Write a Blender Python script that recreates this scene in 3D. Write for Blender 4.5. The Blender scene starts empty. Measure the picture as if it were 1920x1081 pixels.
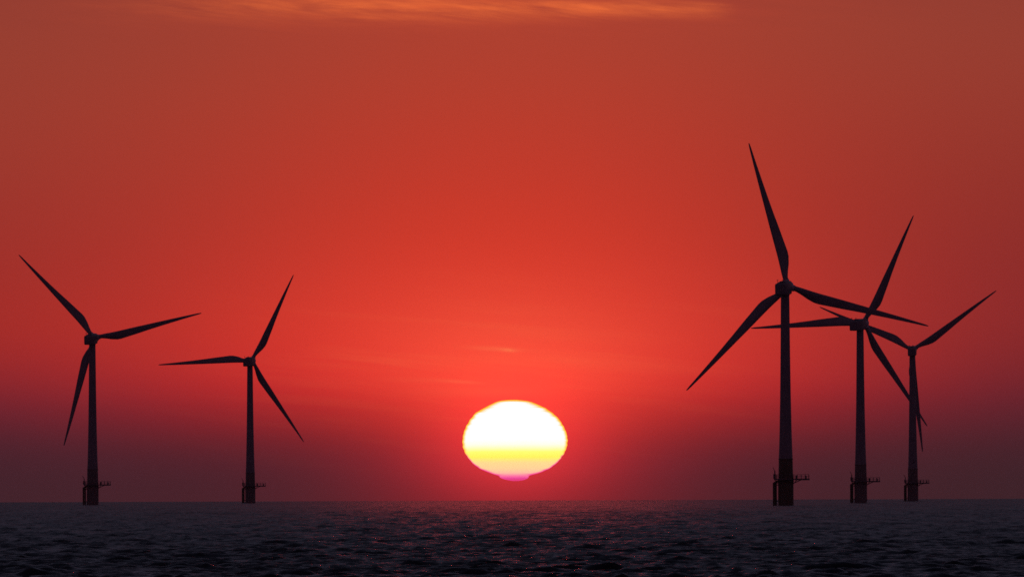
import bpy, bmesh, math, random
import numpy as np
from mathutils import Matrix, Vector, Euler

R = math.radians
scene = bpy.context.scene
col = scene.collection

# ------------------------------------------------------------------ camera
EYE = 4.3                       # eye height above the water, metres
EARTH = 7.4e6                   # earth radius with refraction
cam_d = bpy.data.cameras.new("camera")
cam_d.sensor_width = 36.0
cam_d.lens = 397.05
cam_d.clip_start = 1.0
cam_d.clip_end = 200000.0
cam = bpy.data.objects.new("camera", cam_d)
col.objects.link(cam)
cam.matrix_world = (Matrix.Translation((0, 0, EYE)) @ Matrix.Rotation(R(90 + 1.012), 4, 'X')
                    @ Matrix.Rotation(R(-0.2), 4, 'Z'))
scene.camera = cam

# ------------------------------------------------------------------ exposure
scene.render.engine = 'CYCLES'
scene.view_settings.view_transform = 'Standard'
scene.view_settings.look = 'None'
scene.view_settings.exposure = 0.0
scene.view_settings.gamma = 1.0
scene.view_settings.use_curve_mapping = False
scene.cycles.use_denoising = False
scene.cycles.filter_width = 1.6
scene.cycles.max_bounces = 5
scene.cycles.glossy_bounces = 3

SUN_EL = 0.245                  # degrees above the level line
SUN_AZ = 0.012

# ------------------------------------------------------------------ sky
def lin(c):
    c /= 255.0
    return c / 12.92 if c <= 0.04045 else ((c + 0.055) / 1.055) ** 2.4

def rgb(r, g, b):
    return (lin(r), lin(g), lin(b), 1.0)

class Nodes:
    """small helper that wires math and colour nodes"""
    def __init__(self, tree):
        self.t = tree
        self.n = tree.nodes
        self.l = tree.links
    def put(self, sock, v):
        if isinstance(v, bpy.types.NodeSocket):
            self.l.new(v, sock)
        else:
            sock.default_value = v
    def m(self, op, a, b=None, c=None, clamp=False):
        n = self.n.new("ShaderNodeMath")
        n.operation = op
        n.use_clamp = clamp
        self.put(n.inputs[0], a)
        if b is not None: self.put(n.inputs[1], b)
        if c is not None: self.put(n.inputs[2], c)
        return n.outputs[0]
    def add(self, a, b): return self.m('ADD', a, b)
    def sub(self, a, b): return self.m('SUBTRACT', a, b)
    def mul(self, a, b): return self.m('MULTIPLY', a, b)
    def div(self, a, b): return self.m('DIVIDE', a, b)
    def gauss(self, x, centre, sigma):
        d = self.div(self.sub(x, centre), sigma)
        return self.m('EXPONENT', self.mul(self.mul(d, d), -1.0))
    def step(self, x, a, b):
        n = self.n.new("ShaderNodeMapRange")
        n.interpolation_type = 'SMOOTHSTEP'
        self.put(n.inputs[0], x)
        n.inputs[1].default_value = a; n.inputs[2].default_value = b
        n.inputs[3].default_value = 0.0; n.inputs[4].default_value = 1.0
        return n.outputs[0]
    def ramp(self, fac, stops, interp='LINEAR'):
        n = self.n.new("ShaderNodeValToRGB")
        cr = n.color_ramp
        cr.interpolation = interp
        while len(cr.elements) < len(stops): cr.elements.new(0.5)
        for e, (p, c) in zip(cr.elements, stops): e.position = p
        for e, (p, c) in zip(cr.elements, stops):
            e.position = p
            e.color = c
        self.put(n.inputs[0], fac)
        return n.outputs[0]
    def mix(self, fac, a, b, mode='MIX'):
        n = self.n.new("ShaderNodeMix")
        n.data_type = 'RGBA'
        n.blend_type = mode
        n.clamp_factor = False
        self.put(n.inputs[0], fac)
        self.put(n.inputs[6], a)
        self.put(n.inputs[7], b)
        return n.outputs[2]
    def vec(self, x, y, z):
        n = self.n.new("ShaderNodeCombineXYZ")
        self.put(n.inputs[0], x); self.put(n.inputs[1], y); self.put(n.inputs[2], z)
        return n.outputs[0]
    def noise(self, v, scale, detail=4.0, rough=0.55, dist=0.0):
        n = self.n.new("ShaderNodeTexNoise")
        self.put(n.inputs['Vector'], v)
        n.inputs['Scale'].default_value = scale
        n.inputs['Detail'].default_value = detail
        n.inputs['Roughness'].default_value = rough
        n.inputs['Distortion'].default_value = dist
        return n.outputs[0]

world = bpy.data.worlds.new("World")
scene.world = world
world.use_nodes = True
wt = world.node_tree
wt.nodes.clear()
N = Nodes(wt)
tc = wt.nodes.new("ShaderNodeTexCoord")
nrm = wt.nodes.new("ShaderNodeVectorMath"); nrm.operation = 'NORMALIZE'
wt.links.new(tc.outputs['Generated'], nrm.inputs[0])
sep = wt.nodes.new("ShaderNodeSeparateXYZ")
wt.links.new(nrm.outputs[0], sep.inputs[0])
el = N.mul(N.m('ARCSINE', sep.outputs[2]), 180 / math.pi)            # elevation, degrees
az = N.mul(N.m('ARCTAN2', sep.outputs[0], sep.outputs[1]), 180 / math.pi)   # bearing from the sun's side, degrees

def stops(rows):                # rows: (elevation, sRGB) -> ramp over -0.1 .. 3 degrees
    return [((e + 0.1) / 3.1, rgb(*c)) for e, c in rows]

t_low = N.div(N.add(el, 0.1), 3.1)
sky_mid = N.ramp(t_low, stops([
    (-0.10, (80, 33, 41)), (0.02, (82, 33, 42)), (0.10, (90, 33, 43)), (0.19, (108, 32, 41)), (0.29, (143, 33, 38)), (0.41, (190, 37, 37)),
    (0.51, (222, 46, 41)), (0.62, (236, 54, 44)), (0.80, (233, 59, 45)), (1.05, (218, 59, 44)), (1.30, (204, 57, 41)), (1.60, (191, 57, 42)),
    (1.95, (179, 60, 44)), (2.30, (170, 64, 47)), (2.60, (163, 63, 48)), (3.0, (150, 60, 48))]), 'B_SPLINE')
sky_left = N.ramp(t_low, stops([
    (-0.10, (62, 34, 41)), (0.05, (64, 34, 42)), (0.15, (67, 34, 43)), (0.24, (73, 34, 44)), (0.34, (86, 34, 45)), (0.455, (106, 35, 45)),
    (0.58, (130, 37, 42)), (0.70, (147, 40, 40)), (0.84, (155, 43, 39)), (1.05, (152, 45, 40)), (1.30, (150, 49, 42)), (1.60, (150, 54, 44)),
    (1.95, (150, 59, 46)), (2.30, (146, 61, 48)), (2.60, (139, 59, 48)), (3.0, (122, 56, 50))]), 'B_SPLINE')
sky_right = N.ramp(t_low, stops([
    (-0.10, (57, 34, 40)), (0.05, (59, 34, 40)), (0.15, (62, 34, 41)), (0.24, (67, 34, 42)), (0.35, (76, 34, 44)), (0.476, (90, 34, 44)),
    (0.60, (106, 36, 42)), (0.72, (119, 38, 41)), (0.86, (127, 40, 41)), (1.05, (130, 42, 41)), (1.30, (134, 45, 41)), (1.60, (140, 50, 42)),
    (1.95, (145, 56, 45)), (2.30, (145, 61, 48)), (2.60, (139, 59, 48)), (3.0, (122, 56, 50))]), 'B_SPLINE')
edge = N.mix(N.step(az, -1.6, 1.6), sky_left, sky_right)
low = N.mix(N.gauss(az, -0.04, 1.72), edge, sky_mid)
# light scattered close round the sun in the murk
sun_az = N.sub(az, SUN_AZ)
sun_el = N.sub(el, SUN_EL)
def halo(sa, se):
    a = N.div(sun_az, sa); b = N.div(sun_el, se)
    return N.m('EXPONENT', N.mul(N.add(N.mul(a, a), N.mul(b, b)), -1.0))
def plus(base, fac, c):
    return N.mix(fac, base, c, 'ADD')
low = plus(low, halo(0.70, 0.40), (0.34, 0.003, 0.003, 1))
low = plus(low, halo(0.37, 0.27), (0.42, 0.014, 0.016, 1))
up = N.div(N.m('MAXIMUM', sun_el, -0.2), 1.0)
low = plus(low, N.mul(N.gauss(sun_az, 0.0, 0.75), N.gauss(el, 0.62, 0.34)), (0.05, 0.036, 0.014, 1))
# thin drifting streaks of cloud low over the sun
sv = N.vec(N.mul(az, 0.55), N.add(N.mul(el, 9.0), N.mul(az, 0.9)), 0.0)
streaks = N.noise(sv, 1.3, 5.0, 0.55, 0.4)
low = N.mix(N.mul(N.mul(N.step(streaks, 0.46, 0.78), N.gauss(az, -0.15, 1.1)), N.mul(N.gauss(el, 0.62, 0.32), 0.16)),
            low, rgb(255, 120, 70))
for (a0, e0, sa, se, slope, k) in ((-0.08, 0.706, 0.13, 0.012, -0.055, 0.16), (-0.02, 0.700, 0.035, 0.008, -0.10, 0.28),
                                   (-0.45, 0.548, 0.20, 0.016, -0.03, 0.05), (-0.26, 0.540, 0.11, 0.009, -0.06, 0.13),
                                   (-0.18, 0.490, 0.30, 0.030, 0.0, 0.07)):
    da = N.sub(az, a0)
    line = N.gauss(N.sub(el, N.mul(da, slope)), e0, se)
    low = N.mix(N.mul(N.mul(line, N.gauss(az, a0, sa)), N.mul(N.add(streaks, 0.5), k)), low, rgb(255, 150, 90))
# the lit cloud bar high over the sun
cv = N.vec(N.mul(az, 0.62), N.add(N.mul(el, 7.0), N.mul(az, 0.55)), 3.7)
fib = N.noise(cv, 2.1, 7.0, 0.62, 0.6)
cv2 = N.vec(N.mul(az, 2.2), N.add(N.mul(el, 16.0), N.mul(az, 1.9)), 9.1)
fine = N.noise(cv2, 1.6, 5.0, 0.6, 0.3)
bar_mid = N.add(2.437, N.mul(az, -0.012))
half = N.add(0.034, N.mul(N.step(N.mul(az, -1.0), -1.15, 0.9), 0.030))
bar = N.m('EXPONENT', N.mul(N.m('POWER', N.m('ABSOLUTE', N.div(N.sub(el, bar_mid), half)), 1.8), -1.0))
along = N.mul(N.step(az, -2.45, -0.3), N.step(N.mul(az, -1.0), -1.18, -0.95))
tex = N.mul(N.step(fib, 0.25, 0.72), N.add(N.mul(N.step(fine, 0.30, 0.75), 0.58), 0.46))
low = N.mix(N.m('MULTIPLY', N.mul(bar, along), N.mul(tex, 1.15), clamp=True), low, rgb(232, 110, 58))
veil = N.mul(N.mul(N.gauss(el, 2.44, 0.11), N.gauss(az, -0.2, 1.5)), N.mul(N.step(fib, 0.3, 0.8), 0.4))
low = N.mix(veil, low, rgb(205, 76, 48))
# the dusk above and behind: the red fades out, a dim grey blue vault remains
t_high = N.m('POWER', N.div(N.m('MAXIMUM', N.sub(el, 3.0), 0.0), 87.0), 0.5)
def hs(e): return (max(e - 3.0, 0) / 87.0) ** 0.5
high = N.ramp(t_high, [(hs(3), rgb(130, 58, 52)), (hs(4.2), rgb(96, 66, 78)), (hs(6.5), rgb(92, 79, 97)), (hs(11), rgb(90, 86, 107)), (hs(18), rgb(60, 61, 79)),
                       (hs(30), rgb(28, 30, 43)), (hs(60), rgb(22, 22, 35)), (1.0, rgb(22, 20, 34))])
upper = N.mix(N.step(el, 2.5, 3.6), low, high)
dusk = N.ramp(N.m('POWER', N.div(N.m('MAXIMUM', el, 0.0), 90.0), 0.5),
              [(0.0, rgb(60, 32, 50)), (0.35, rgb(61, 35, 53)), (0.7, rgb(39, 29, 43)), (1.0, rgb(24, 22, 36))])
away = N.step(N.m('ABSOLUTE', az), 4.0, 75.0)
upper = N.mix(away, upper, dusk)
# faint physical twilight added on top
nish = wt.nodes.new("ShaderNodeTexSky")
nish.sky_type = 'NISHITA'
nish.sun_disc = False
nish.sun_elevation = R(SUN_EL)
nish.sun_rotation = R(SUN_AZ)
bg = wt.nodes.new("ShaderNodeBackground")
wt.links.new(upper, bg.inputs[0])
bg.inputs[1].default_value = 1.07
NISH = 0.0
bg2 = wt.nodes.new("ShaderNodeBackground")
wt.links.new(nish.outputs[0], bg2.inputs[0])
bg2.inputs[1].default_value = NISH
addsh = wt.nodes.new("ShaderNodeAddShader")
wt.links.new(bg.outputs[0], addsh.inputs[0])
wt.links.new(bg2.outputs[0], addsh.inputs[1])
wo = wt.nodes.new("ShaderNodeOutputWorld")
wt.links.new(addsh.outputs[0], wo.inputs[0])
world.cycles.sampling_method = 'MANUAL'
world.cycles.sample_map_resolution = 4096

# ------------------------------------------------------------------ sun lamp
ld = bpy.data.lights.new("sun_lamp", 'SUN')
ld.energy = 0.020
ld.angle = R(1.5)
ld.color = (1.0, 0.07, 0.06)
lamp = bpy.data.objects.new("sun_lamp", ld)
col.objects.link(lamp)
LAMP_EL = 2.5                   # just clear of the disc, so that the disc does not shade its own light
to_sun = Vector((math.sin(R(SUN_AZ)) * math.cos(R(LAMP_EL)), math.cos(R(SUN_AZ)) * math.cos(R(LAMP_EL)), math.sin(R(LAMP_EL))))
lamp.rotation_euler = to_sun.to_track_quat('Z', 'Y').to_euler()
lamp.location = (0, 0, 200)

# ------------------------------------------------------------------ materials
def paint(name, base, dirt, rough=0.5, scale=0.35, streak=6.0):
    """weathered offshore paint: base colour with rain streaks and grime"""
    m = bpy.data.materials.new(name)
    m.use_nodes = True
    t = m.node_tree
    b = t.nodes['Principled BSDF']
    n = Nodes(t)
    c = t.nodes.new("ShaderNodeTexCoord")
    mp = t.nodes.new("ShaderNodeMapping")
    mp.inputs['Scale'].default_value = (streak, streak, 1.0)
    t.links.new(c.outputs['Object'], mp.inputs[0])
    f = n.noise(mp.outputs[0], scale, 6.0, 0.6)
    t.links.new(n.mix(n.step(f, 0.42, 0.75), base + (1,), dirt + (1,)), b.inputs['Base Color'])
    b.inputs['Roughness'].default_value = rough
    b.inputs['Specular IOR Level'].default_value = 0.3
    return m

M_TOWER = paint("tower_paint", (0.36, 0.37, 0.38), (0.26, 0.26, 0.26))
M_BLADE = paint("blade_gelcoat", (0.40, 0.41, 0.42), (0.30, 0.30, 0.30), 0.45)
M_NAC = paint("nacelle_shell", (0.30, 0.31, 0.32), (0.22, 0.22, 0.22))
M_HUB = paint("hub_shell", (0.80, 0.80, 0.80), (0.66, 0.66, 0.66), 0.4)
M_YELLOW = paint("yellow_marine_paint", (0.17, 0.165, 0.10), (0.12, 0.115, 0.08), 0.6)
M_HAZED = paint("hazed_marine_paint", (0.27, 0.26, 0.22), (0.20, 0.19, 0.16), 0.6)  # paler, greyer copy for the farther foundations, haze put into the colour
M_STEEL = paint("galvanised_steel", (0.20, 0.20, 0.20), (0.12, 0.10, 0.08), 0.6, 1.5, 2.0)
M_MARK = paint("black_mark", (0.02, 0.02, 0.02), (0.03, 0.03, 0.03), 0.7)

def sea_material():
    m = bpy.data.materials.new("sea_water")
    m.use_nodes = True
    t = m.node_tree
    b = t.nodes['Principled BSDF']
    n = Nodes(t)
    c = t.nodes.new("ShaderNodeTexCoord")
    b.inputs['Base Color'].default_value = (0.004, 0.007, 0.010, 1)
    b.inputs['IOR'].default_value = 1.333
    # chop too fine for the mesh counts as roughness, more of it far out where the mesh is coarser
    ln = t.nodes.new("ShaderNodeVectorMath"); ln.operation = 'LENGTH'
    t.links.new(c.outputs['Object'], ln.inputs[0])
    # gusts: ruffled and slick patches, from a few metres to long lanes
    gust = 0.15
    for i, (fx, fy, k) in enumerate(((1.30, 0.120, 0.16), (0.60, 0.030, 0.13), (0.22, 0.007, 0.09))):
        mg = t.nodes.new("ShaderNodeMapping")
        mg.inputs['Scale'].default_value = (fx, fy, 1.0)
        mg.inputs['Rotation'].default_value = (0, 0, R((3, -2, 1)[i]))
        mg.inputs['Location'].default_value = (7.3 * i, 3.1 * i, 0)
        t.links.new(c.outputs['Object'], mg.inputs[0])
        gust = n.add(n.mul(n.step(n.noise(mg.outputs[0], 1.0, 6.0, 0.66, 0.3), 0.40, 0.60), k), gust)
    att = t.nodes.new("ShaderNodeAttribute"); att.attribute_name = "fine_chop"
    alpha2 = n.m('POWER', gust, 4.0)
    t.links.new(n.m('POWER', n.add(alpha2, n.mul(att.outputs['Fac'], 0.42)), 0.25), b.inputs['Roughness'])
    mp = t.nodes.new("ShaderNodeMapping")
    mp.inputs['Scale'].default_value = (0.7, 1.0, 1.0)
    mp.inputs['Rotation'].default_value = (0, 0, R(12))
    t.links.new(c.outputs['Object'], mp.inputs[0])
    f = n.noise(mp.outputs[0], 0.9, 4.0, 0.6, 0.4)
    bp = t.nodes.new("ShaderNodeBump")
    bp.inputs['Strength'].default_value = 0.5
    bp.inputs['Distance'].default_value = 0.16
    t.links.new(f, bp.inputs['Height'])
    t.links.new(bp.outputs[0], b.inputs['Normal'])
    return m

# ------------------------------------------------------------------ sea (curved like the earth, wind chop as real waves)
def build_sea():
    fine = np.arange(0, 3.0, 0.0085)
    outer = [fine[-1]]; s = 0.0085
    while outer[-1] < 180:
        s *= 1.085; outer.append(outer[-1] + s)
    outer = np.array(outer[1:]); outer[-1] = 180
    half_a = np.concatenate([fine, outer])
    az_ = np.radians(np.concatenate([-half_a[:0:-1], half_a]))
    near = list(np.geomspace(1.5, 430, 64))
    r = near
    while r[-1] < 3200: r.append(r[-1] + 0.24 * (r[-1] / 430) ** (1.1 if r[-1] < 2300 else 1.4))
    r += list(np.geomspace(r[-1], 12500, 220)[1:])
    r = np.array(r)
    dr = np.gradient(r)
    da = np.gradient(az_)
    nr, na = len(r), len(az_)
    rng = np.random.default_rng(11)
    K = 96
    lam = np.exp(rng.uniform(math.log(0.6), math.log(3.4), K))
    th = np.radians(np.clip(rng.normal(0, 33, K), -80, 80) + 6)
    ph = rng.uniform(0, 2 * math.pi, K)
    s_i = 0.215 * math.sqrt(2.0 / K) * (lam / 1.2) ** -0.05
    amp = s_i * lam / (2 * math.pi)
    KS = 28                                     # low longer sea under the chop
    lam = np.concatenate([lam, np.exp(rng.uniform(math.log(3), math.log(14), KS))])
    th = np.concatenate([th, np.radians(np.clip(rng.normal(0, 40, KS), -75, 75) - 12)])
    ph = np.concatenate([ph, rng.uniform(0, 2 * math.pi, KS)])
    amp = np.concatenate([amp, 0.036 * math.sqrt(2.0 / KS) * lam[K:] / (2 * math.pi)])
    K += KS
    X = (r[:, None] * np.sin(az_)[None, :]); Y = (r[:, None] * np.cos(az_)[None, :])
    Z = np.zeros_like(X)
    lat = np.abs(r[:, None] * da[None, :])
    lost = np.zeros((nr, na), dtype=np.float32)      # slope variance the mesh cannot carry
    for i in range(K):
        k = 2 * math.pi / lam[i]
        kx, ky = k * math.sin(th[i]), k * math.cos(th[i])
        # fade a wave out where the grid is too coarse to carry it
        kr = np.abs(kx * np.sin(az_) + ky * np.cos(az_))[None, :]
        kt = np.abs(kx * np.cos(az_) - ky * np.sin(az_))[None, :]
        q = np.maximum(kr * dr[:, None], kt * lat) / (2 * math.pi)      # cycles per cell
        a = np.clip((0.44 - q) / 0.34, 0, 1)
        a = a * a * (3 - 2 * a)
        lost += (0.5 * (amp[i] * k) ** 2 * (1 - a * a)).astype(np.float32)
        rows = np.where(a.max(axis=1) > 0)[0]
        if len(rows) == 0: continue
        sl = slice(rows[0], rows[-1] + 1)
        Z[sl] += amp[i] * a[sl] * np.sin(np.remainder(kx * X[sl] + ky * Y[sl] + ph[i], 2 * math.pi).astype(np.float32))
    sd = float(Z[:600].std()) + 1e-6
    Z = Z + 0.20 * (Z * Z / sd - sd)
    Z -= r[:, None] ** 2 / (2 * EARTH)
    co = np.stack([X, Y, Z], axis=-1).reshape(-1, 3).astype(np.float32)
    i0 = (np.arange(nr - 1)[:, None] * na + np.arange(na - 1)[None, :]).ravel()
    quads = np.stack([i0, i0 + na, i0 + na + 1, i0 + 1], axis=1).astype(np.int32)
    me = bpy.data.meshes.new("sea")
    me.vertices.add(len(co)); me.vertices.foreach_set("co", co.ravel())
    me.loops.add(quads.size); me.loops.foreach_set("vertex_index", quads.ravel())
    me.polygons.add(len(quads))
    me.polygons.foreach_set("loop_start", np.arange(0, quads.size, 4, dtype=np.int32))
    me.polygons.foreach_set("use_smooth", np.ones(len(quads), dtype=bool))
    me.update(calc_edges=True)
    if me.polygons[0].normal.z < 0: me.flip_normals()
    at = me.attributes.new("fine_chop", 'FLOAT', 'POINT')
    at.data.foreach_set("value", lost.ravel())
    me.materials.append(sea_material())
    o = bpy.data.objects.new("sea", me)
    col.objects.link(o)
    o["kind"] = "structure"
    return o
build_sea()

# ------------------------------------------------------------------ sun
def build_sun():
    D = 60000.0
    U = D / 21176 / 3.833                      # metres per unit of the outline table below
    # height above the middle, left edge, right edge: a disc squashed and nicked by refraction, a sliver parting below
    tab = [(289, -36, 14), (287, -78, 40), (282, -110, 84), (275, -136, 116), (262, -164, 148), (250, -188, 176), (230, -224, 218), (200, -280, 262),
           (175, -302, 292), (150, -322, 316), (100, -352, 348), (50, -371, 370), (0, -378, 378), (-50, -375, 372), (-100, -355, 350), (-150, -319, 314),
           (-180, -288, 280), (-205, -250, 244), (-225, -204, 198), (-240, -164, 154), (-250, -130, 114), (-257, -112, 96), (-262, -113, 97),
           (-268, -108, 95), (-276, -90, 84), (-283, -64, 66), (-288, -40, 46), (-291, -16, 20)]
    bm = bmesh.new()
    rng = random.Random(3)
    na = 96
    top, bot = 291 * U, 292 * U
    zs = np.linspace(-291, 290, 146)
    th_ = np.array(tab[::-1])
    rings = []
    for z in zs:
        lft = float(np.interp(z, th_[:, 0], th_[:, 1])); rgt = float(np.interp(z, th_[:, 0], th_[:, 2]))
        j = 1.3 * (abs(z) < 245)
        lft += 0.6 * rng.uniform(-j, j) + j * math.sin(z * 0.16); rgt += 0.6 * rng.uniform(-j, j) + j * math.sin(z * 0.19 + 2)
        c_, w_ = (lft + rgt) / 2, (rgt - lft) / 2
        rings.append([bm.verts.new((U * (c_ + w_ * math.cos(2 * math.pi * k / na)), U * w_ * math.sin(2 * math.pi * k / na), U * z)) for k in range(na)])
    for a, b in zip(rings, rings[1:]):
        for k in range(na):
            bm.faces.new((a[k], a[(k + 1) % na], b[(k + 1) % na], b[k]))
    bm.faces.new(rings[0][::-1]); bm.faces.new(rings[-1])
    me = bpy.data.meshes.new("sun"); bm.to_mesh(me); bm.free()
    for p in me.polygons: p.use_smooth = True
    m = bpy.data.materials.new("sun_surface")
    m.use_nodes = True
    t = m.node_tree
    t.nodes.clear()
    n = Nodes(t)
    c = t.nodes.new("ShaderNodeTexCoord")
    s = t.nodes.new("ShaderNodeSeparateXYZ")
    t.links.new(c.outputs['Object'], s.inputs[0])
    wob = n.noise(n.vec(n.mul(s.outputs[0], 0.01), 0.0, 0.0), 1.0, 3.0, 0.5)
    h = n.div(n.add(s.outputs[2], n.mul(n.sub(wob, 0.5), 6.0)), 1.0)
    fac = n.div(n.add(h, bot), top + bot)
    colr = n.ramp(fac, [(0.0, (0.22, 0.012, 0.035, 1)), (0.035, (0.27, 0.020, 0.10, 1)), (0.065, (0.33, 0.06, 0.12, 1)), (0.10, (0.34, 0.16, 0.115, 1)), (0.15, (0.35, 0.205, 0.100, 1)),
                        (0.225, (0.40, 0.225, 0.090, 1)), (0.295, (0.60, 0.290, 0.036, 1)), (0.36, (0.80, 0.320, 0.055, 1)), (0.45, (1.0, 0.330, 0.270, 1)), (0.52, (1.0, 0.335, 0.330, 1))])
    # limb: the rim is cooler, yellow above and rose below
    lw = t.nodes.new("ShaderNodeLayerWeight"); lw.inputs[0].default_value = 0.5
    low_half = n.step(fac, 0.45, 0.30)
    rim = n.add(n.mul(n.step(lw.outputs['Facing'], 0.62, 0.86), n.sub(1.0, low_half)), n.mul(n.step(lw.outputs['Facing'], 0.74, 0.93), low_half))
    rimc = n.ramp(fac, [(0.0, (0.30, 0.016, 0.09, 1)), (0.20, (0.32, 0.016, 0.11, 1)), (0.30, (0.34, 0.05, 0.09, 1)), (0.36, (0.36, 0.19, 0.012, 1)), (0.6, (0.36, 0.20, 0.012, 1)), (1.0, (0.36, 0.16, 0.010, 1))])
    e = t.nodes.new("ShaderNodeEmission")
    t.links.new(n.mix(rim, colr, rimc), e.inputs[0])
    e.inputs[1].default_value = 3.5
    o_ = t.nodes.new("ShaderNodeOutputMaterial")
    t.links.new(e.outputs[0], o_.inputs[0])
    me.materials.append(m)
    o = bpy.data.objects.new("sun", me)
    col.objects.link(o)
    o.location = (0.0130 / 57.2958 * D, D, EYE + 0.243 / 57.2958 * D)   # outline middle
    o["label"] = "flattened setting sun, white above and yellow below, just over the sea horizon"
    o["category"] = "sun"
build_sun()

# ------------------------------------------------------------------ mesh helpers
def finish(name, bm, mat, parent, smooth=True):
    bmesh.ops.recalc_face_normals(bm, faces=bm.faces)
    me = bpy.data.meshes.new(name); bm.to_mesh(me); bm.free()
    if smooth:
        for p in me.polygons: p.use_smooth = True
        me.set_sharp_from_angle(angle=R(38))
    me.materials.append(mat)
    o = bpy.data.objects.new(name, me)
    col.objects.link(o)
    o.parent = parent
    return o

def lathe(bm, prof, seg=48, cx=0, cy=0):
    rings = [[bm.verts.new((cx + r * math.cos(2 * math.pi * k / seg), cy + r * math.sin(2 * math.pi * k / seg), z)) for k in range(seg)] for r, z in prof]
    for a, b in zip(rings, rings[1:]):
        for k in range(seg): bm.faces.new((a[k], a[(k + 1) % seg], b[(k + 1) % seg], b[k]))
    bm.faces.new(rings[0][::-1]); bm.faces.new(rings[-1])

def tube(bm, p, q, r, seg=10):
    p, q = Vector(p), Vector(q)
    d = q - p
    mtx = Matrix.Translation((p + q) / 2) @ d.to_track_quat('Z', 'Y').to_matrix().to_4x4()
    bmesh.ops.create_cone(bm, cap_ends=True, segments=seg, radius1=r, radius2=r, depth=d.length, matrix=mtx)

def box(bm, lo, hi):
    lo, hi = Vector(lo), Vector(hi)
    mtx = Matrix.Translation((lo + hi) / 2) @ Matrix.Diagonal((*(hi - lo), 1))
    bmesh.ops.create_cube(bm, size=1.0, matrix=mtx)

# ------------------------------------------------------------------ wind turbine, every part about its own origin
HUB_H = 59.3
OVER = 3.3

def tower_r(z):                 # tower radius by height
    return float(np.interp(z, [12.75, 20, 30, 42, 57.3], [1.86, 1.66, 1.46, 1.30, 1.17]))

def blade_mesh_bm():
    bm = bmesh.new()
    #      r,    lead,  trail, thickness, twist
    st = [(1.0, -0.72, 0.72, 1.44, 14), (2.6, -0.72, 0.74, 1.42, 14), (4.2, -0.70, 1.25, 1.22, 13.5), (6.0, -0.62, 1.95, 1.02, 13),
          (8.0, -0.56, 2.45, 0.86, 11.5), (9.5, -0.54, 2.50, 0.76, 10), (12, -0.54, 2.28, 0.64, 8), (16, -0.54, 1.96, 0.50, 5.5),
          (20, -0.50, 1.58, 0.40, 3.6), (25, -0.46, 1.18, 0.30, 2.0), (30, -0.41, 0.84, 0.22, 1.0), (34, -0.35, 0.58, 0.16, 0.4),
          (37, -0.28, 0.40, 0.11, 0), (39, -0.24, 0.30, 0.08, 0), (40.1, -0.17, 0.19, 0.06, 0), (40.5, -0.08, 0.08, 0.03, 0)]
    M = 22
    rings = []
    for r, le, te, th, tw in st:
        c = te - le
        blend = min(1.0, max(0.0, (r - 2.6) / 5.0))
        ring = []
        for k in range(M):
            a = 2 * math.pi * k / M
            x = 0.5 * (1 - math.cos(a))                     # 0 at the leading edge, 1 at the trailing edge
            circ = 0.5 * math.sin(a)
            foil = (0.5 * (2.969 * math.sqrt(x) - 1.26 * x - 3.516 * x * x + 2.843 * x ** 3 - 1.036 * x ** 4)) * (1 if a <= math.pi else -0.72)
            yy = th * (circ * (1 - blend) + foil * blend)
            xx = le + c * x
            t = R(tw) * 1.0
            ring.append(bm.verts.new((xx * math.cos(t) - yy * math.sin(t), xx * math.sin(t) + yy * math.cos(t), r)))
        rings.append(ring)
    for a, b in zip(rings, rings[1:]):
        for k in range(M): bm.faces.new((a[k], a[(k + 1) % M], b[(k + 1) % M], b[k]))
    bm.faces.new(rings[0][::-1]); bm.faces.new(rings[-1])
    return bm

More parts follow.
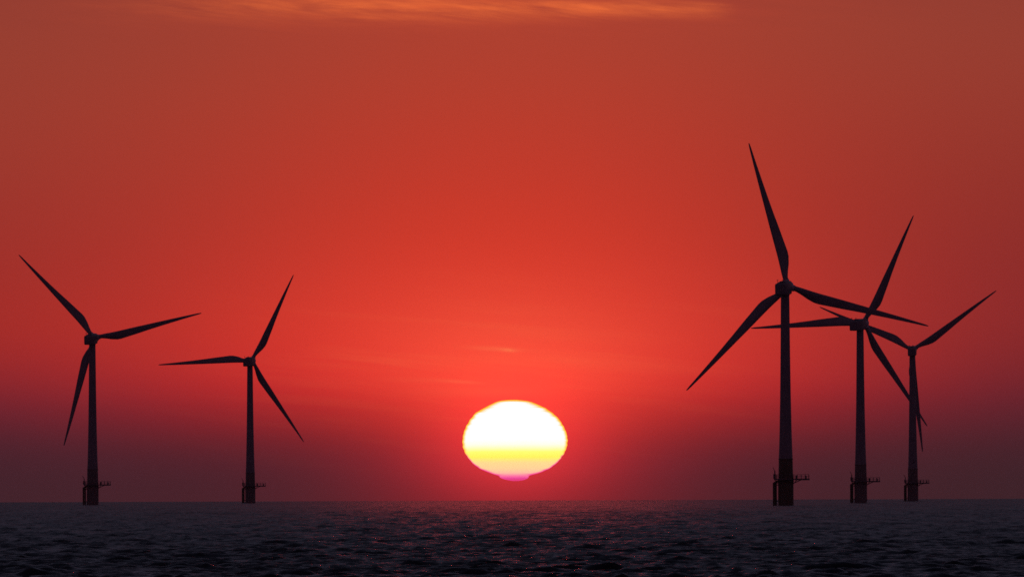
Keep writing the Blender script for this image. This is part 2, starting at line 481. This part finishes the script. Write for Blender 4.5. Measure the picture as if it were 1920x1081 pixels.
def build_turbine():
    root = bpy.data.objects.new("wind_turbine", None)
    root.empty_display_size = 3
    col.objects.link(root)
    # foundation: yellow steel transition piece standing in the water
    bm = bmesh.new()
    lathe(bm, [(2.10, -8), (2.10, 6.2), (2.16, 6.25), (2.16, 6.9), (2.02, 6.95), (1.90, 12.5), (2.0, 12.55), (2.0, 12.75)], 56)
    finish("transition_piece", bm, M_YELLOW, root)
    # tower
    bm = bmesh.new()
    prof = [(1.90, 12.752)]
    for z in (16.0, 20.0, 24.0, 30.0, 36.0, 40.0, 48.0):
        rr = tower_r(z)
        prof += [(rr, z)]
        if z in (24.0, 40.0):
            prof += [(rr + 0.035, z + 0.02), (rr + 0.035, z + 0.25), (tower_r(z + 0.27), z + 0.27)]
    prof += [(1.17, HUB_H - 2.15), (1.30, HUB_H - 2.1), (1.30, HUB_H - 1.905)]
    lathe(bm, prof, 56)
    tower = finish("tower", bm, M_TOWER, root)
    # service platform with a long laydown deck to one side
    bm = bmesh.new()
    lathe(bm, [(3.25, 6.95), (3.25, 7.32)], 40)
    box(bm, (2.6, -1.5, 6.86), (6.45, 1.5, 7.315))
    for y in (-1.1, 1.1):
        tube(bm, (2.0, y, 6.0), (4.4, y, 7.05), 0.10)
    for a in range(0, 360, 60):
        tube(bm, (2.1 * math.cos(R(a)), 2.1 * math.sin(R(a)), 5.9), (3.1 * math.cos(R(a)), 3.1 * math.sin(R(a)), 7.06), 0.09)
    plat = finish("service_platform", bm, M_STEEL, root)
    posts = [(3.18 * math.cos(R(a)), 3.18 * math.sin(R(a))) for a in range(36, 330, 21)]
    deck = [(3.1, -1.42), (4.2, -1.42), (5.3, -1.42), (6.28, -1.42), (6.28, 0.0), (6.28, 1.42), (5.3, 1.42), (4.2, 1.42), (3.1, 1.42)]
    for path in (posts, deck):
        bm = bmesh.new()
        for x, y in path:
            tube(bm, (x, y, 7.3), (x, y, 8.4), 0.065, 6)
        for (a, b) in zip(path, path[1:]):
            for z in (7.85, 8.4):
                tube(bm, (a[0], a[1], z), (b[0], b[1], z), 0.045, 6)
        finish("railing", bm, M_STEEL, plat)
    bm = bmesh.new()                                        # davit crane at the landing side
    tube(bm, (-3.0, -0.5, 7.3), (-3.0, -0.5, 9.4), 0.16)
    tube(bm, (-3.0, -0.5, 9.35), (-3.55, -0.7, 10.4), 0.09)
    box(bm, (-3.42, -0.75, 7.3), (-2.75, -0.2, 8.55))
    finish("davit_crane", bm, M_STEEL, plat)
    for lo, hi in (((2.7, -0.6, 7.317), (3.2, 0.5, 8.2)), ((5.35, -0.5, 7.317), (5.7, 0.4, 8.05))):
        bm = bmesh.new()
        box(bm, lo, hi)
        bmesh.ops.bevel(bm, geom=bm.edges, offset=0.05, segments=2, affect='EDGES')
        finish("deck_locker", bm, M_STEEL, plat)
    # boat landing: two fender tubes held off the foundation, ladder between
    bm = bmesh.new()
    for (x, y) in ((-3.28, -0.7), (-2.72, 0.7)):
        tube(bm, (x, y, -4), (x, y, 6.2), 0.30, 14)
        for z in (1.2, 5.6):
            tube(bm, (x, y, z), (-1.9, y * 0.75, z), 0.12)
        tube(bm, (x, y, 6.15), (-2.0, y * 0.8, 6.75), 0.22)
    land = finish("boat_landing", bm, M_YELLOW, root)
    bm = bmesh.new()
    for y in (-0.27, 0.27):
        tube(bm, (-2.62, y, -3), (-2.62, y, 8.3), 0.06, 8)
    z = -2.8
    while z < 8.2:
        tube(bm, (-2.62, -0.27, z), (-2.62, 0.27, z), 0.03, 6)
        z += 0.3
    finish("ladder", bm, M_YELLOW, land)
    # nacelle: built along Y, rotor end at +Y
    bm = bmesh.new()
    sec = [(-6.1, 1.28, -1.45, 1.15), (-5.75, 1.52, -1.80, 1.42), (-2.0, 1.62, -1.9, 1.62), (1.2, 1.62, -1.9, 1.70), (1.9, 1.38, -1.5, 1.45)]
    rings = []
    for y, w, lo, hi in sec:
        pts = []
        cr = 0.42
        for (sx, sz, a0) in ((1, 1, 0), (-1, 1, 90), (-1, -1, 180), (1, -1, 270)):
            cx = sx * (w - cr); cz = (hi - cr) if sz > 0 else (lo + cr)
            for q in range(5):
                a = R(a0 + q * 22.5)
                pts.append(bm.verts.new((cx + cr * math.cos(a), y, cz + cr * math.sin(a))))
        rings.append(pts)
    for a, b in zip(rings, rings[1:]):
        n = len(a)
        for k in range(n): bm.faces.new((a[k], a[(k + 1) % n], b[(k + 1) % n], b[k]))
    bm.faces.new(rings[0]); bm.faces.new(rings[-1][::-1])
    nac = finish("nacelle", bm, M_NAC, root)
    for x in (-0.9, 0.55):
        bm = bmesh.new()
        tube(bm, (x, -5.0, 1.42), (x, -5.0, 2.55), 0.06, 8)
        tube(bm, (x - 0.35, -5.0, 2.28), (x + 0.35, -5.0, 2.28), 0.045, 8)
        finish("wind_sensor", bm, M_STEEL, nac)
    bm = bmesh.new()
    box(bm, (-0.6, -4.2, 1.52), (0.6, -2.6, 1.95))
    bmesh.ops.bevel(bm, geom=bm.edges, offset=0.08, segments=2, affect='EDGES')
    finish("roof_hatch", bm, M_NAC, nac)
    # hub: faceted spinner, rotor centre at its origin, nose towards +Y
    bm = bmesh.new()
    prof = [(1.15, -1.35), (1.42, -1.2), (1.62, -0.6), (1.62, 0.5), (1.45, 1.2), (1.05, 1.8), (0.5, 2.15), (0.08, 2.25)]
    lathe(bm, prof, 40)
    bmesh.ops.rotate(bm, verts=bm.verts, matrix=Matrix.Rotation(R(-90), 3, 'X'))
    for k in range(3):
        a = R(120 * k)
        d = Vector((math.sin(a), 0, math.cos(a)))
        tube(bm, d * 0.6, d * 1.95, 0.88, 24)
    finish("hub", bm, M_HUB, root)
    bl = finish("blade", blade_mesh_bm(), M_BLADE, root)
    for k in (1, 2):
        c = bl.copy(); col.objects.link(c); c.parent = root
    return root

def kids(o): return [c for c in bpy.data.objects if c.parent == o]
def copy_tree(o, parent=None):
    c = o.copy(); col.objects.link(c); c.parent = parent
    for ch in kids(o): copy_tree(ch, c)
    return c

def pose(root, yaw, theta):
    """turn nacelle and rotor into the wind, stop the rotor at theta"""
    yawm = Matrix.Rotation(R(-yaw), 4, 'Z')
    tilt = Matrix.Rotation(R(5), 4, 'X')
    n = 0
    for c in kids(root):
        kind = c.name.split('.')[0]
        if kind == "nacelle":
            c.matrix_local = Matrix.Translation((0, 0, HUB_H)) @ yawm @ tilt
        elif kind in ("hub", "blade"):
            spin = theta + (120 * n if kind == "blade" else 0)
            c.matrix_local = (Matrix.Translation((0, 0, HUB_H)) @ yawm @ tilt @ Matrix.Translation((0, OVER, 0))
                              @ Matrix.Rotation(R(spin), 4, 'Y'))
            if kind == "blade": n += 1

SPOTS = [   # east, north, yaw, rotor angle, label
    (74.4, 3077, 14.0, -134.2, "largest and nearest wind turbine, one blade pointing almost straight up"),
    (-150.0, 4034, 12.4, -162.3, "leftmost wind turbine, one blade up left, one right, one down by its tower"),
    (-109.8, 4727, 12.8, -92.2, "wind turbine left of the sun with one blade lying level to its left"),
    (115.6, 3752, 23.2, -91.8, "wind turbine just right of the largest one, level blade crossing behind its tower"),
    (157.7, 4451, 5.0, -65.0, "rightmost wind turbine, its lowest blade hanging down along its tower"),
]
proto = build_turbine()
roots = []
for i in range(len(SPOTS)):
    roots.append(proto if i == 0 else copy_tree(proto))
for o, (x, y, yaw, th, label) in zip(roots, SPOTS):
    o.location = (x, y, -(x * x + y * y) / (2 * EARTH))
    pose(o, yaw, th)
    o["label"] = label
    o["category"] = "wind turbine"
    o["group"] = "wind turbines standing in the sea"

# the nearest foundation keeps its strong colour, the others have distance haze mixed into their paint colour
hazed = None
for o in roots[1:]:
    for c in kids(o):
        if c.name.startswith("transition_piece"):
            if hazed is None:
                hazed = c.data.copy()
                hazed.materials[0] = M_HAZED
            c.data = hazed

# small black mark on the last tower, a thin patch wrapped on the steel
bm = bmesh.new()
for (z0, z1, a0, a1, w) in ((14.0, 16.6, -86, -74, 9), (14.0, 15.2, -88, -100, 8), (13.6, 14.4, -88, -88, 14)):
    prev = None
    for i in range(7):
        f = i / 6
        z = z0 + (z1 - z0) * f; a = a0 + (a1 - a0) * f; ww = w * (1 - 0.5 * f)
        rr = tower_r(z) + 0.012
        v = [bm.verts.new((rr * math.cos(R(a + s)), rr * math.sin(R(a + s)), z)) for s in (-ww, 0, ww)]
        if prev:
            for k in range(2): bm.faces.new((prev[k], prev[k + 1], v[k + 1], v[k]))
        prev = v
tw = [c for c in kids(roots[4]) if c.name.startswith("tower")][0]
finish("dark_mark", bm, M_MARK, tw)

# ------------------------------------------------------------------ haze: thin even sea air round everything but the sky and sun
HAZE = 0.8e-5
bm = bmesh.new()
box(bm, (-13000, -13000, -25), (13000, 13000, 160))
me = bpy.data.meshes.new("haze"); bm.to_mesh(me); bm.free()
hz = bpy.data.objects.new("haze", me); col.objects.link(hz)
hz["kind"] = "stuff"
hm = bpy.data.materials.new("sea_air"); hm.use_nodes = True
hm.node_tree.nodes.clear()
pv = hm.node_tree.nodes.new("ShaderNodeVolumePrincipled")
pv.inputs['Color'].default_value = (0.92, 0.76, 0.82, 1)
pv.inputs['Density'].default_value = HAZE
pv.inputs['Anisotropy'].default_value = 0.55
ho = hm.node_tree.nodes.new("ShaderNodeOutputMaterial")
hm.node_tree.links.new(pv.outputs[0], ho.inputs['Volume'])
me.materials.append(hm)
